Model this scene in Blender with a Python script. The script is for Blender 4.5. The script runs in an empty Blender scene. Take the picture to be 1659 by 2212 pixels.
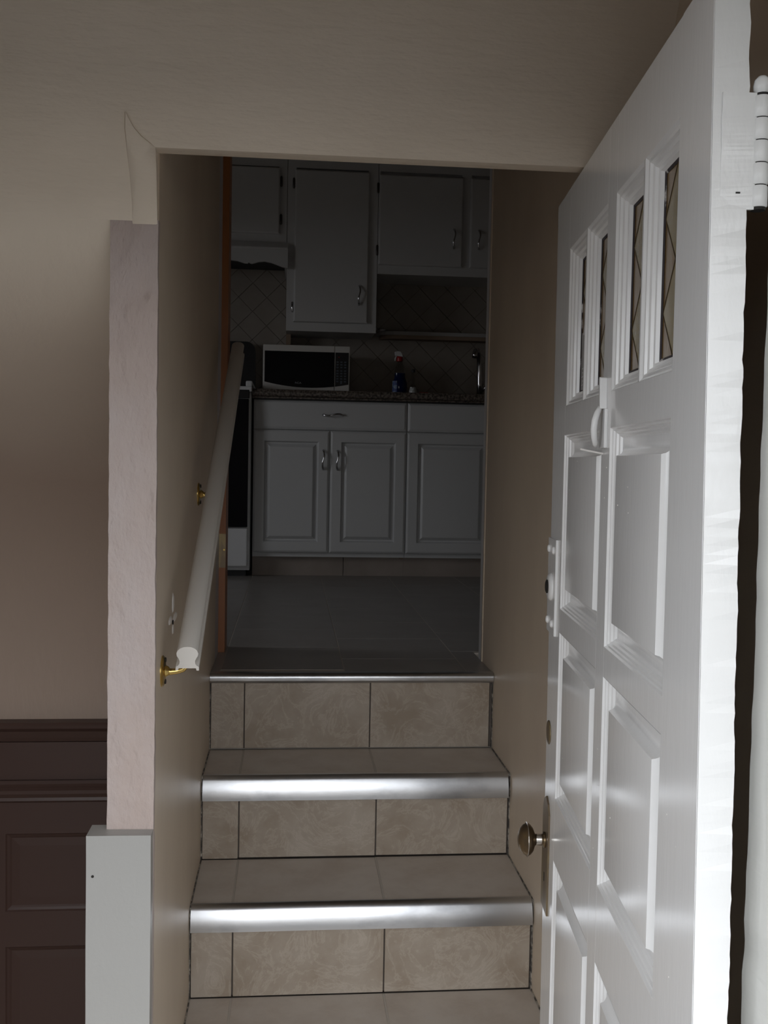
import bpy, bmesh, math, random
from mathutils import Vector, Matrix, noise

# ------------------------------------------------------------------ camera, sky, light, exposure
scene = bpy.context.scene
col = scene.collection
random.seed(7)

YAW, PITCH, ROLL, FPX = 0.0922, -0.0478, 0.0186, 2186.03
fwd = Vector((math.sin(YAW) * math.cos(PITCH), math.cos(YAW) * math.cos(PITCH), math.sin(PITCH)))
rt0 = Vector((math.cos(YAW), -math.sin(YAW), 0))
up0 = rt0.cross(fwd)
rt = math.cos(ROLL) * rt0 + math.sin(ROLL) * up0
up = -math.sin(ROLL) * rt0 + math.cos(ROLL) * up0
cam_data = bpy.data.cameras.new('camera')
cam = bpy.data.objects.new('camera', cam_data)
col.objects.link(cam)
M = Matrix.Identity(4)
for i in range(3):
    M[i][0], M[i][1], M[i][2] = rt[i], up[i], -fwd[i]
cam.matrix_world = M
cam_data.sensor_fit = 'VERTICAL'
cam_data.sensor_height = 36.0
cam_data.lens = FPX * 36.0 / 2212.0
cam_data.clip_start = 0.02
scene.camera = cam

world = bpy.data.worlds.new('overcast_sky')
scene.world = world
world.use_nodes = True
wn = world.node_tree.nodes; wl = world.node_tree.links
wn.clear()
w_out = wn.new('ShaderNodeOutputWorld'); w_bg = wn.new('ShaderNodeBackground')
w_tc = wn.new('ShaderNodeTexCoord'); w_sep = wn.new('ShaderNodeSeparateXYZ'); w_rmp = wn.new('ShaderNodeValToRGB')
wl.new(w_tc.outputs['Generated'], w_sep.inputs[0]); wl.new(w_sep.outputs['Z'], w_rmp.inputs[0])
w_rmp.color_ramp.elements[0].position = 0.0; w_rmp.color_ramp.elements[0].color = (0.93, 0.96, 1.0, 1)
w_rmp.color_ramp.elements[1].position = 1.0; w_rmp.color_ramp.elements[1].color = (0.95, 0.97, 1.0, 1)
wl.new(w_rmp.outputs[0], w_bg.inputs['Color']); w_bg.inputs['Strength'].default_value = 4.1
wl.new(w_bg.outputs[0], w_out.inputs[0])

scene.view_settings.view_transform = 'Standard'
scene.view_settings.look = 'None'
scene.view_settings.gamma = 1.0
scene.view_settings.use_curve_mapping = False
scene.view_settings.exposure = 0.0
cy = scene.cycles
cy.use_denoising = True
cy.max_bounces = 10
cy.diffuse_bounces = 7
cy.glossy_bounces = 5
cy.transmission_bounces = 6
cy.sample_clamp_indirect = 6.0
cy.caustics_reflective = True


def portal(name, loc, rot, sx, sy):
    """sampling portal filling a real opening (gives off no light itself)"""
    l = bpy.data.lights.new(name, 'AREA'); l.shape = 'RECTANGLE'; l.size = sx; l.size_y = sy
    l.cycles.is_portal = True
    o = bpy.data.objects.new(name, l); col.objects.link(o)
    o.location = loc; o.rotation_euler = rot
    return o


portal('entrance_portal', (-0.18, 0.79, -0.56), (math.radians(90), 0, 0), 1.26, 2.10)
portal('kitchen_window_portal', (-2.45, 3.525, 0.605), (0, math.radians(-90), 0), 1.14, 0.88)


# ------------------------------------------------------------------ materials
def mat(name, base, rough=0.5, metal=0.0, spec=0.5, trans=0.0, emit=None, bump=None, mottled=None, coat=0.0, ior=1.45):
    m = bpy.data.materials.new(name); m.use_nodes = True
    nt = m.node_tree; n = nt.nodes; l = nt.links
    p = n['Principled BSDF']
    p.inputs['Base Color'].default_value = (*base, 1)
    p.inputs['Roughness'].default_value = rough
    p.inputs['Metallic'].default_value = metal
    p.inputs['Specular IOR Level'].default_value = spec
    p.inputs['Transmission Weight'].default_value = trans
    p.inputs['Coat Weight'].default_value = coat
    p.inputs['IOR'].default_value = ior
    if emit:
        p.inputs['Emission Color'].default_value = (*emit[0], 1); p.inputs['Emission Strength'].default_value = emit[1]
    tc = n.new('ShaderNodeTexCoord')
    if mottled:            # (second colour, scale, stretch xyz, contrast position)
        mp = n.new('ShaderNodeMapping'); mp.inputs['Scale'].default_value = mottled[2]
        l.new(tc.outputs['Object'], mp.inputs[0])
        t = n.new('ShaderNodeTexNoise'); t.inputs['Scale'].default_value = mottled[1]; t.inputs['Detail'].default_value = 6
        t.inputs['Roughness'].default_value = 0.6
        l.new(mp.outputs[0], t.inputs['Vector'])
        r = n.new('ShaderNodeValToRGB')
        r.color_ramp.elements[0].position = mottled[3][0]; r.color_ramp.elements[0].color = (*base, 1)
        r.color_ramp.elements[1].position = mottled[3][1]; r.color_ramp.elements[1].color = (*mottled[0], 1)
        l.new(t.outputs['Fac'], r.inputs[0]); l.new(r.outputs[0], p.inputs['Base Color'])
    if bump:               # list of (scale, stretch, strength, distance)
        prev = None
        for sc, st, stg, dist in bump:
            mp = n.new('ShaderNodeMapping'); mp.inputs['Scale'].default_value = st
            l.new(tc.outputs['Object'], mp.inputs[0])
            t = n.new('ShaderNodeTexNoise'); t.inputs['Scale'].default_value = sc; t.inputs['Detail'].default_value = 5
            l.new(mp.outputs[0], t.inputs['Vector'])
            b = n.new('ShaderNodeBump'); b.inputs['Strength'].default_value = stg; b.inputs['Distance'].default_value = dist
            l.new(t.outputs['Fac'], b.inputs['Height'])
            if prev: l.new(prev.outputs[0], b.inputs['Normal'])
            prev = b
        l.new(prev.outputs[0], p.inputs['Normal'])
    return m


V = (1, 1, 0.12)      # vertical brush strokes
MT = {}
MT['stair_paint'] = mat('greige_gloss_wall_paint', (0.63, 0.54, 0.43), 0.42, spec=0.25, mottled=((0.55, 0.46, 0.37), 3.0, (1, 1, 0.5), (0.35, 0.7)),
                        bump=[(60, (1, 1, 0.15), 0.15, 0.0008), (9, (1, 1, 1), 0.3, 0.002)])
MT['soffit_paint'] = mat('beige_ceiling_paint', (0.72, 0.63, 0.52), 0.6, mottled=((0.78, 0.69, 0.58), 2.5, (1, 1, 1), (0.35, 0.65)),
                         bump=[(70, (0.2, 1, 1), 0.6, 0.003), (160, (0.5, 1, 1), 0.4, 0.0015), (10, (0.4, 1, 1), 0.35, 0.005)])
MT['hall_paint'] = mat('warm_pink_wall_paint', (0.45, 0.35, 0.285), 0.55, bump=[(60, (1, 1, 0.3), 0.55, 0.0025), (11, (1, 1, 1), 0.3, 0.003)])
# ceiling beige blends into pinker wall; the lighter cove stands in for light
_n = MT['hall_paint'].node_tree.nodes; _l = MT['hall_paint'].node_tree.links
_tc = _n.new('ShaderNodeTexCoord'); _sp = _n.new('ShaderNodeSeparateXYZ'); _mr = _n.new('ShaderNodeMapRange'); _nz = _n.new('ShaderNodeTexNoise')
_nz.inputs['Scale'].default_value = 3.0; _ad = _n.new('ShaderNodeMath'); _ad.operation = 'MULTIPLY_ADD'; _ad.inputs[1].default_value = 0.15
_l.new(_tc.outputs['Object'], _sp.inputs[0]); _l.new(_tc.outputs['Object'], _nz.inputs['Vector']); _l.new(_nz.outputs['Fac'], _ad.inputs[0]); _l.new(_sp.outputs['Z'], _ad.inputs[2])
_mr.inputs['From Min'].default_value = 0.02; _mr.inputs['From Max'].default_value = 0.42; _l.new(_ad.outputs[0], _mr.inputs['Value'])
_mx = _n.new('ShaderNodeMix'); _mx.data_type = 'RGBA'; _l.new(_mr.outputs[0], _mx.inputs[0]); _mx.inputs[6].default_value = (0.45, 0.35, 0.285, 1); _mx.inputs[7].default_value = (0.75, 0.66, 0.55, 1)
_l.new(_mx.outputs[2], _n['Principled BSDF'].inputs['Base Color'])
MT['pier_paint'] = mat('pinkish_textured_plaster', (0.47, 0.385, 0.35), 0.5, mottled=((0.49, 0.42, 0.40), 7.0, (1, 1, 0.5), (0.4, 0.6)),
                       bump=[(30, (1, 1, 0.45), 1.0, 0.009), (110, (1, 1, 0.6), 0.7, 0.003)])
MT['white_board'] = mat('white_painted_board', (0.38, 0.375, 0.36), 0.35, bump=[(30, (1, 1, 0.6), 0.35, 0.002), (160, (1, 1, 1), 0.25, 0.0008)])
MT['door_paint'] = mat('white_gloss_door_paint', (0.85, 0.85, 0.85), 0.17, spec=0.6,
                       bump=[(110, (1, 1, 0.07), 0.25, 0.0006), (45, (1, 1, 0.5), 0.22, 0.0012)])
MT['door_edge_paint'] = mat('thick_white_edge_paint', (0.78, 0.785, 0.78), 0.25, spec=0.6,
                            bump=[(60, (1, 1, 0.4), 0.55, 0.002), (14, (1, 1, 0.4), 0.4, 0.004)])
MT['jamb_paint'] = mat('white_jamb_paint', (0.74, 0.74, 0.71), 0.3, bump=[(70, (1, 1, 0.2), 0.4, 0.0015)])
MT['wainscot'] = mat('dark_brown_wainscot_paint', (0.075, 0.042, 0.034), 0.42, bump=[(80, (0.1, 1, 1), 0.2, 0.0008)])
MT['trim_cool'] = mat('pale_grey_bead_paint', (0.50, 0.49, 0.50), 0.4, bump=[(90, (1, 1, 0.3), 0.4, 0.001)])
MT['tile'] = mat('mottled_beige_stair_tile', (0.335, 0.275, 0.215), 0.38, mottled=((0.425, 0.37, 0.31), 9.0, (1, 1, 1), (0.35, 0.62)),
                 bump=[(40, (1, 1, 1), 0.15, 0.001)])
MT['grout_dark'] = mat('dark_tile_joint', (0.13, 0.11, 0.095), 0.9, bump=[(150, (1, 1, 1), 0.6, 0.002)])
MT['mortar'] = mat('crumbling_grey_mortar', (0.10, 0.09, 0.08), 0.9, mottled=((0.42, 0.38, 0.33), 60, (1, 1, 1), (0.45, 0.6)))
MT['grout_light'] = mat('light_grey_grout', (0.50, 0.46, 0.41), 0.9)
MT['floor_tile'] = mat('grey_kitchen_floor_tile', (0.27, 0.25, 0.235), 0.35, mottled=((0.31, 0.295, 0.28), 7.0, (1, 1, 1), (0.35, 0.65)))
MT['alu'] = mat('brushed_aluminium', (0.62, 0.63, 0.65), 0.30, 1.0, mottled=((0.34, 0.35, 0.37), 5.0, (1, 1, 2.5), (0.52, 0.78)),
                bump=[(300, (0.03, 1, 1), 0.12, 0.0004), (9, (1, 1, 1), 0.25, 0.003)])
MT['rail_paint'] = mat('grey_white_handrail_paint', (0.60, 0.57, 0.53), 0.45)
MT['brass'] = mat('polished_brass', (0.72, 0.52, 0.18), 0.2, 1.0)
MT['dark'] = mat('near_black_hole', (0.02, 0.018, 0.016), 0.8)
MT['bronze'] = mat('worn_dark_bronze', (0.22, 0.17, 0.12), 0.28, 0.9, mottled=((0.30, 0.22, 0.12), 30, (1, 1, 1), (0.4, 0.7)))
MT['ridge'] = mat('bright_worn_nickel', (0.75, 0.72, 0.68), 0.2, 1.0)
MT['plate'] = mat('worn_brown_brass_plate', (0.20, 0.15, 0.10), 0.4, 0.6, mottled=((0.42, 0.33, 0.15), 18, (1, 1, 0.3), (0.48, 0.7)),
                  bump=[(40, (1, 1, 0.4), 0.4, 0.001)])
MT['wood'] = mat('orange_brown_stained_wood', (0.36, 0.14, 0.045), 0.4, mottled=((0.26, 0.09, 0.03), 12, (1, 1, 0.08), (0.35, 0.7)))
MT['cab'] = mat('white_thermofoil_cabinet', (0.56, 0.57, 0.58), 0.4)
MT['upper_cab'] = mat('white_painted_cabinet', (0.60, 0.60, 0.60), 0.45, bump=[(70, (1, 1, 0.3), 0.1, 0.0006)])
MT['raw_wood'] = mat('bare_cabinet_underside', (0.30, 0.22, 0.16), 0.7)
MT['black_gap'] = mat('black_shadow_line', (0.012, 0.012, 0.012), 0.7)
MT['toe'] = mat('taupe_kick_board', (0.34, 0.29, 0.26), 0.6, mottled=((0.28, 0.24, 0.21), 6, (1, 1, 1), (0.35, 0.7)))
MT['chrome'] = mat('chrome', (0.62, 0.62, 0.64), 0.14, 1.0)
MT['dark_hinge'] = mat('dark_cabinet_hinge', (0.10, 0.09, 0.085), 0.3, 0.8)
MT['white_app'] = mat('white_enamel', (0.72, 0.73, 0.75), 0.25)
MT['black_glass'] = mat('black_glass', (0.008, 0.009, 0.012), 0.08)
MT['black_plastic'] = mat('black_plastic', (0.012, 0.012, 0.014), 0.45)
MT['mw_white'] = mat('white_microwave_plastic', (0.66, 0.64, 0.61), 0.4)
MT['keys'] = mat('dim_blue_grey_keys', (0.09, 0.11, 0.14), 0.5)
MT['letter'] = mat('grey_lettering', (0.35, 0.36, 0.37), 0.5)
MT['led'] = mat('red_indicator', (0.3, 0.01, 0.01), 0.5, emit=((1, 0.05, 0.03), 0.25))
MT['backsplash'] = mat('beige_wall_tile', (0.31, 0.275, 0.24), 0.38, mottled=((0.34, 0.305, 0.27), 14, (1, 1, 1), (0.35, 0.65)))
MT['splash_grout'] = mat('brown_tile_grout', (0.20, 0.175, 0.15), 0.9)
MT['kitchen_wall'] = mat('taupe_kitchen_wall', (0.33, 0.28, 0.23), 0.7)
MT['kitchen_ceiling'] = mat('dull_ceiling', (0.35, 0.31, 0.26), 0.8)
MT['shelf'] = mat('grey_white_shelf', (0.42, 0.41, 0.40), 0.5)
MT['blue_liquid'] = mat('blue_cleaning_liquid', (0.003, 0.010, 0.06), 0.12, spec=0.6)
MT['clear_plastic'] = mat('clear_plastic', (0.85, 0.87, 0.88), 0.08, trans=1.0, ior=1.1)
MT['red_plastic'] = mat('red_plastic', (0.33, 0.012, 0.012), 0.35)
MT['white_plastic'] = mat('white_plastic', (0.62, 0.62, 0.62), 0.4)
MT['label_blue'] = mat('pale_blue_label', (0.22, 0.30, 0.42), 0.5, mottled=((0.03, 0.06, 0.22), 40, (1, 1, 1), (0.45, 0.55)))
MT['amber'] = mat('amber_textured_glass', (0.27, 0.165, 0.055), 0.22, trans=0.35, bump=[(45, (1, 1, 0.4), 0.5, 0.002)])
MT['olive_glass'] = mat('olive_textured_glass', (0.28, 0.215, 0.095), 0.25, trans=0.25, bump=[(60, (1, 1, 1), 0.4, 0.0015)])
MT['came'] = mat('tarnished_lead_came', (0.07, 0.05, 0.03), 0.45, 0.5)
MT['putty'] = mat('dark_glazing_putty', (0.035, 0.028, 0.032), 0.6, mottled=((0.55, 0.53, 0.52), 40, (1, 1, 0.35), (0.62, 0.66)),
                  bump=[(90, (1, 1, 1), 0.6, 0.002)])
MT['sticker'] = mat('faded_grey_sticker', (0.22, 0.21, 0.20), 0.4)
MT['sticker_ink'] = mat('pale_sticker_print', (0.62, 0.61, 0.60), 0.5)
MT['ground'] = mat('dark_pavement', (0.07, 0.068, 0.066), 0.9)
MT['facade'] = mat('outside_wall', (0.45, 0.42, 0.38), 0.9)
MT['hedge'] = mat('green_hedge', (0.10, 0.14, 0.06), 0.9)
MT['patch'] = mat('chipped_white_plaster', (0.80, 0.77, 0.74), 0.8)

# granite-look laminate
g = mat('speckled_granite_laminate', (0.16, 0.13, 0.115), 0.35)
n = g.node_tree.nodes; l = g.node_tree.links
tc = n.new('ShaderNodeTexCoord'); vz = n.new('ShaderNodeTexVoronoi'); vz.inputs['Scale'].default_value = 150
nz = n.new('ShaderNodeTexNoise'); nz.inputs['Scale'].default_value = 95; nz.inputs['Detail'].default_value = 4
rr = n.new('ShaderNodeValToRGB'); rr.color_ramp.elements[0].position = 0.40; rr.color_ramp.elements[0].color = (0.045, 0.036, 0.03, 1)
rr.color_ramp.elements[1].position = 0.62; rr.color_ramp.elements[1].color = (0.20, 0.165, 0.14, 1)
l.new(tc.outputs['Object'], nz.inputs['Vector']); l.new(nz.outputs['Fac'], rr.inputs[0]); l.new(rr.outputs[0], n['Principled BSDF'].inputs['Base Color'])
n.remove(vz)
MT['granite'] = g

# stair tiles: pale veins over the mottling
MT['tread_tile'] = None
t = MT['tile']; n = t.node_tree.nodes; l = t.node_tree.links
p = n['Principled BSDF']; src = p.inputs['Base Color'].links[0].from_socket
tc = n.new('ShaderNodeTexCoord'); nz = n.new('ShaderNodeTexNoise'); nz.inputs['Scale'].default_value = 9; nz.inputs['Detail'].default_value = 9
nz.inputs['Distortion'].default_value = 1.6; nz.inputs['Roughness'].default_value = 0.7
l.new(tc.outputs['Object'], nz.inputs['Vector'])
vr = n.new('ShaderNodeValToRGB'); cr = vr.color_ramp
cr.elements[0].position = 0.465; cr.elements[0].color = (0, 0, 0, 1)
cr.elements[1].position = 0.535; cr.elements[1].color = (0, 0, 0, 1)
e = cr.elements.new(0.5); e.color = (0.30, 0.30, 0.30, 1)
mx = n.new('ShaderNodeMix'); mx.data_type = 'RGBA'
l.new(nz.outputs['Fac'], vr.inputs[0]); l.new(vr.outputs[0], mx.inputs[0]); l.new(src, mx.inputs[6]); mx.inputs[7].default_value = (0.60, 0.54, 0.47, 1)
l.new(mx.outputs[2], p.inputs['Base Color'])
MT['tread_tile'] = t.copy(); MT['tread_tile'].name = 'brightened_grey_tread_tile'  # riser tile copied greyer, and lightened to stand in for light on treads
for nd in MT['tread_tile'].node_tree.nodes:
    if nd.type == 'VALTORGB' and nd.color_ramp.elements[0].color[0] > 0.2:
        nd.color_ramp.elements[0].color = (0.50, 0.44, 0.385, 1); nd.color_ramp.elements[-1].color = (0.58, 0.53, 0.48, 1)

# ------------------------------------------------------------------ helpers
WORLD_OF = {}


def origin_of(o):
    return WORLD_OF.get(o.name, Vector((0, 0, 0)))


def link(o, parent=None, local=False):
    col.objects.link(o)
    if parent is not None:
        o.parent = parent
        if not local:
            o.location = -origin_of(parent)
            WORLD_OF[o.name] = Vector((0, 0, 0))
    return o


def obj(name, verts, faces, m, parent=None, smooth=False, local=False, bevel=0.0, angle=None):
    me = bpy.data.meshes.new(name)
    me.from_pydata([tuple(v) for v in verts], [], faces)
    bm = bmesh.new(); bm.from_mesh(me)
    bmesh.ops.recalc_face_normals(bm, faces=bm.faces)
    if bevel > 0:
        ed = [e for e in bm.edges if len(e.link_faces) == 2 and e.calc_face_angle(0) > 0.6]
        bmesh.ops.bevel(bm, geom=ed, offset=bevel, segments=2, affect='EDGES', profile=0.6, clamp_overlap=True)
    bm.to_mesh(me); bm.free()
    me.materials.append(MT[m] if isinstance(m, str) else m)
    o = bpy.data.objects.new(name, me)
    link(o, parent, local)
    if smooth:
        for pl in me.polygons: pl.use_smooth = True
        if angle is not None:
            me.set_sharp_from_angle(angle=math.radians(angle))
    return o


def bxm(x0, x1, y0, y1, z0, z1):
    v = [(x0, y0, z0), (x1, y0, z0), (x1, y1, z0), (x0, y1, z0), (x0, y0, z1), (x1, y0, z1), (x1, y1, z1), (x0, y1, z1)]
    f = [(0, 3, 2, 1), (4, 5, 6, 7), (0, 1, 5, 4), (1, 2, 6, 5), (2, 3, 7, 6), (3, 0, 4, 7)]
    return v, f


def join(parts):
    V_, F_ = [], []
    for v, f in parts:
        k = len(V_); V_ += list(v); F_ += [tuple(i + k for i in q) for q in f]
    return V_, F_


def box(name, x0, x1, y0, y1, z0, z1, m, parent=None, bevel=0.0, local=False):
    v, f = bxm(x0, x1, y0, y1, z0, z1)
    return obj(name, v, f, m, parent, bevel=bevel, local=local)


def prism(pts, axis, a, b):
    """closed outline pts (2-D) swept along an axis"""
    n_ = len(pts); v = []
    for t_ in (a, b):
        for p_, q_ in pts:
            v.append({'x': (t_, p_, q_), 'y': (p_, t_, q_), 'z': (p_, q_, t_)}[axis])
    f = [tuple(range(n_ - 1, -1, -1)), tuple(range(n_, 2 * n_))]
    for i in range(n_):
        j = (i + 1) % n_
        f.append((i, j, n_ + j, n_ + i))
    return v, f


def rings(x0, x1, z0, z1, prof, fill=True, plane='xz', r=0.0):
    """mitred rings of a rectangle: prof = [(inset, depth)], facing -y; depth is the y coordinate"""
    v, f = [], []
    for ins, d in prof:
        v += [(x0 + ins, d, z0 + ins), (x1 - ins, d, z0 + ins), (x1 - ins, d, z1 - ins), (x0 + ins, d, z1 - ins)]
    for k in range(len(prof) - 1):
        for i in range(4):
            j = (i + 1) % 4
            f.append((4 * k + i, 4 * k + j, 4 * k + 4 + j, 4 * k + 4 + i))
    if fill:
        k = 4 * (len(prof) - 1); f.append((k, k + 1, k + 2, k + 3))
    return v, f


def tube(path, rad, seg=8, caps=True):
    """rad: number or list"""
    P_ = [Vector(p) for p in path]; n_ = len(P_)
    R_ = rad if isinstance(rad, (list, tuple)) else [rad] * n_
    v, f = [], []
    prev = None
    for i, p_ in enumerate(P_):
        tg = (P_[min(i + 1, n_ - 1)] - P_[max(i - 1, 0)]).normalized()
        if prev is None:
            a = Vector((0, 0, 1)) if abs(tg.z) < 0.9 else Vector((1, 0, 0))
            u = tg.cross(a).normalized()
        else:
            u = (prev - tg * prev.dot(tg)).normalized()
        prev = u; w = tg.cross(u)
        for k in range(seg):
            an = 2 * math.pi * k / seg
            v.append(p_ + (u * math.cos(an) + w * math.sin(an)) * R_[i])
    for i in range(n_ - 1):
        for k in range(seg):
            j = (k + 1) % seg
            f.append((i * seg + k, i * seg + j, (i + 1) * seg + j, (i + 1) * seg + k))
    if caps:
        f.append(tuple(range(seg - 1, -1, -1))); f.append(tuple((n_ - 1) * seg + k for k in range(seg)))
    return v, f


def lathe(prof, loc=(0, 0, 0), axis=(0, 0, 1), seg=20):
    """prof = [(radius, height along axis)]"""
    ax = Vector(axis).normalized()
    a = Vector((0, 0, 1)) if abs(ax.z) < 0.9 else Vector((1, 0, 0))
    u = ax.cross(a).normalized(); w = ax.cross(u); L = Vector(loc)
    v, f = [], []
    for r_, h in prof:
        for k in range(seg):
            an = 2 * math.pi * k / seg
            v.append(L + ax * h + (u * math.cos(an) + w * math.sin(an)) * max(r_, 1e-5))
    for i in range(len(prof) - 1):
        for k in range(seg):
            j = (k + 1) % seg
            f.append((i * seg + k, i * seg + j, (i + 1) * seg + j, (i + 1) * seg + k))
    f.append(tuple(range(seg - 1, -1, -1))); f.append(tuple((len(prof) - 1) * seg + k for k in range(seg)))
    return v, f


def empty(name, loc, rotz=0.0):
    o = bpy.data.objects.new(name, None); col.objects.link(o)
    o.location = loc; o.rotation_euler = (0, 0, rotz); o.empty_display_size = 0.05
    WORLD_OF[o.name] = Vector(loc)
    return o


def tag(o, label, cat, group=None):
    o['label'] = label; o['category'] = cat
    if group: o['group'] = group
    return o


def struct(o, label=None):
    o['kind'] = 'structure'
    if label: o['label'] = label
    return o


def rough_edges(o, amp, seed=0, scale=18.0, cond=None):
    """shift vertices by a smooth noise, so painted edges run unevenly"""
    for v in o.data.vertices:
        if cond is None or cond(v.co):
            d = noise.noise_vector(Vector(v.co) * scale + Vector((seed, 0, 0)))
            v.co += d * amp


def bar(x0, x1, y0, y1, z0, z1, nz):
    """box cut into nz slices along z"""
    v, f = [], []
    for k in range(nz + 1):
        z = z0 + (z1 - z0) * k / nz
        v += [(x0, y0, z), (x1, y0, z), (x1, y1, z), (x0, y1, z)]
    for k in range(nz):
        for i in range(4):
            j = (i + 1) % 4
            f.append((4 * k + i, 4 * k + j, 4 * k + 4 + j, 4 * k + 4 + i))
    f.append((3, 2, 1, 0)); f.append(tuple(4 * nz + i for i in range(4)))
    return v, f


# ------------------------------------------------------------------ key dimensions (metres, camera lens at 0,0,0)
XL, XR = -0.2075, 0.5579          # stairwell walls
ZK, RI = -0.5664, 0.2045          # kitchen floor, riser
ZF = -1.589                       # entry floor
YC, YU, YB = 5.007, 5.305, 5.61   # base fronts, wall cabinet fronts, kitchen back wall

# ------------------------------------------------------------------ outside
struct(box('ground', -40, 40, -40, 0.70, -1.90, -1.75, 'ground'), 'grey pavement outside the entrance')
struct(box('ground', -40, -2.6, 0.70, 40, -1.90, -1.75, 'ground'), 'grey pavement outside the kitchen window')
struct(box('porch_slab', -1.3, 1.3, -1.6, 0.78, -1.75, -1.60, 'ground'))
struct(box('porch_roof', -1.6, 1.6, -0.15, 0.74, 0.505, 0.60, 'facade'))
struct(box('wall_sky_blocker', -14, 14, -15.0, -14.0, -1.75, 1.3, 'facade'), 'unseen low block added to cut sky light through the entrance')  # added out of view to keep low sky light off the kitchen

# ------------------------------------------------------------------ room shell
w = empty('wall_front', (0, 0.85, ZF)); struct(w, 'entrance wall around the doorway')
box('wall_section', -2.4, -0.83, 0.78, 0.90, -1.75, 2.15, 'facade', w)
box('wall_section', 0.47, 2.0, 0.78, 0.90, -1.75, 2.15, 'facade', w)
box('lintel', -0.83, 0.47, 0.78, 0.90, 0.51, 2.15, 'facade', w)

struct(box('roof', -2.7, 2.0, 0.74, 5.9, 2.15, 2.25, 'facade'))

# soffit: beige plaster slope over the stairs, running on to the left as a cove down the hall wall
slope = [(1.588, 0.362), (1.576, 0.41), (1.56, 0.465)]
upper = [(1.545, 0.52), (1.525, 0.58), (1.495, 0.65), (1.45, 0.73), (1.38, 0.82), (1.28, 0.91), (1.15, 0.98), (1.0, 1.03), (0.88, 1.05)]
cove = [(2.30, -0.60), (2.298, -0.50), (2.288, -0.40), (2.265, -0.31), (2.225, -0.22), (2.165, -0.135), (2.085, -0.055), (1.99, 0.02), (1.89, 0.09), (1.79, 0.155), (1.71, 0.21), (1.65, 0.265), (1.612, 0.315)]


def sheet(profile, xs, back):
    n_ = len(profile); v = []
    for x in xs:
        for (y, z) in profile: v.append((x, y, z))
    f = []
    for i in range(len(xs) - 1):
        for k in range(n_ - 1):
            f.append((i * n_ + k, i * n_ + k + 1, (i + 1) * n_ + k + 1, (i + 1) * n_ + k))
    return v, f


ceil = empty('ceiling', (0, 1.5, 0.5)); struct(ceil, 'beige plaster soffit sloping over the stairs and coving into the left wall')
prof_left = cove + slope[:1]
xs = [-2.35, -1.6, -1.2, -0.9, -0.7, -0.55, -0.45, -0.36, -0.31, -0.2785]
o = obj('cove', *sheet(prof_left, xs, 0), 'hall_paint', ceil, smooth=True)
# over the stairs: solid header with the same slope as its face
hd = slope[1:] if False else slope[2:]
pts = slope[2:] + upper + [(0.88, 2.15), (1.66, 2.15), (1.66, 0.50), (1.60, 0.468)]
o = obj('soffit', *prism(pts, 'x', XL - 0.002, XR + 0.002), 'soffit_paint', ceil, smooth=True, angle=35)
pts = slope + upper + [(0.88, 2.15), (1.66, 2.15), (1.66, 0.362)]
o = obj('soffit', *prism(pts, 'x', -2.35, XL - 0.002), 'soffit_paint', ceil, smooth=True, angle=35)
o = obj('soffit', *prism([(1.4, -0.4)] and [(0.88, 1.05), (0.88, 2.15), (0.95, 2.15), (0.95, 1.05)], 'x', -2.35, 2.0), 'soffit_paint', ceil)
box('stairwell_ceiling', XL - 0.07, XR + 0.1, 1.66, 2.95, 1.55, 1.62, 'soffit_paint', ceil)

# ragged plaster patch between soffit and pier
def ys(z):
    prf_ = slope + upper
    for (ya, za), (yb, zb) in zip(prf_, prf_[1:]):
        if za <= z <= zb: return ya + (yb - ya) * (z - za) / (zb - za)
    return prf_[0][0]
outl = [(-0.2455, 0.355), (-0.2085, 0.355), (-0.2080, 0.43), (-0.2085, 0.466), (-0.216, 0.472), (-0.228, 0.480), (-0.240, 0.492), (-0.2520, 0.512), (-0.2535, 0.490), (-0.2510, 0.455), (-0.2480, 0.42), (-0.2470, 0.385)]
cx_ = sum(p_[0] for p_ in outl) / 12; cz_ = sum(p_[1] for p_ in outl) / 12
v = [(x, ys(z) + 0.001, z) for x, z in outl] + [(x + (cx_ - x) * .12, ys(z) - 0.0006 - 0.003 * max(0, z - .36) / .14, z + (cz_ - z) * .05) for x, z in outl] + [(cx_, ys(cz_) - 0.0022, cz_)]
f = [(k, (k + 1) % 12, 12 + (k + 1) % 12, 12 + k) for k in range(12)] + [(12 + k, 12 + (k + 1) % 12, 24) for k in range(12)]
obj('plaster_patch', v, f, 'soffit_paint', ceil, smooth=True, angle=60)

# left wall of the stairs; its end is the narrow pinkish plaster pier
wl_ = empty('wall_left', (XL - 0.035, 2.2, ZF)); struct(wl_, 'thin wall on the left of the stairs ending in a pinkish plaster pier')
v, f = bxm(-0.2785, XL, 1.60, 2.872, -1.75, 2.15)
obj('wall_face', v, f, 'stair_paint', wl_)
v, f = bar(-0.2790, XL + 0.0005, 1.588, 1.603, ZF, 0.364, 160)
o = obj('pier_end', v, f, 'pier_paint', wl_, smooth=True, angle=50)
rough_edges(o, 0.0010, 3, 45, lambda c: True)
rough_edges(o, 0.0007, 31, 12, lambda c: True)
v, f = bxm(-0.2784, XL - 0.001, 1.603, 2.872, -1.75, 2.15)
# jamb return between stair wall and kitchen, pale strip
box('corner_bead', -0.2784, XL - 0.0003, 2.872, 3.0, -1.0, 2.15, 'trim_cool', wl_)
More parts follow.
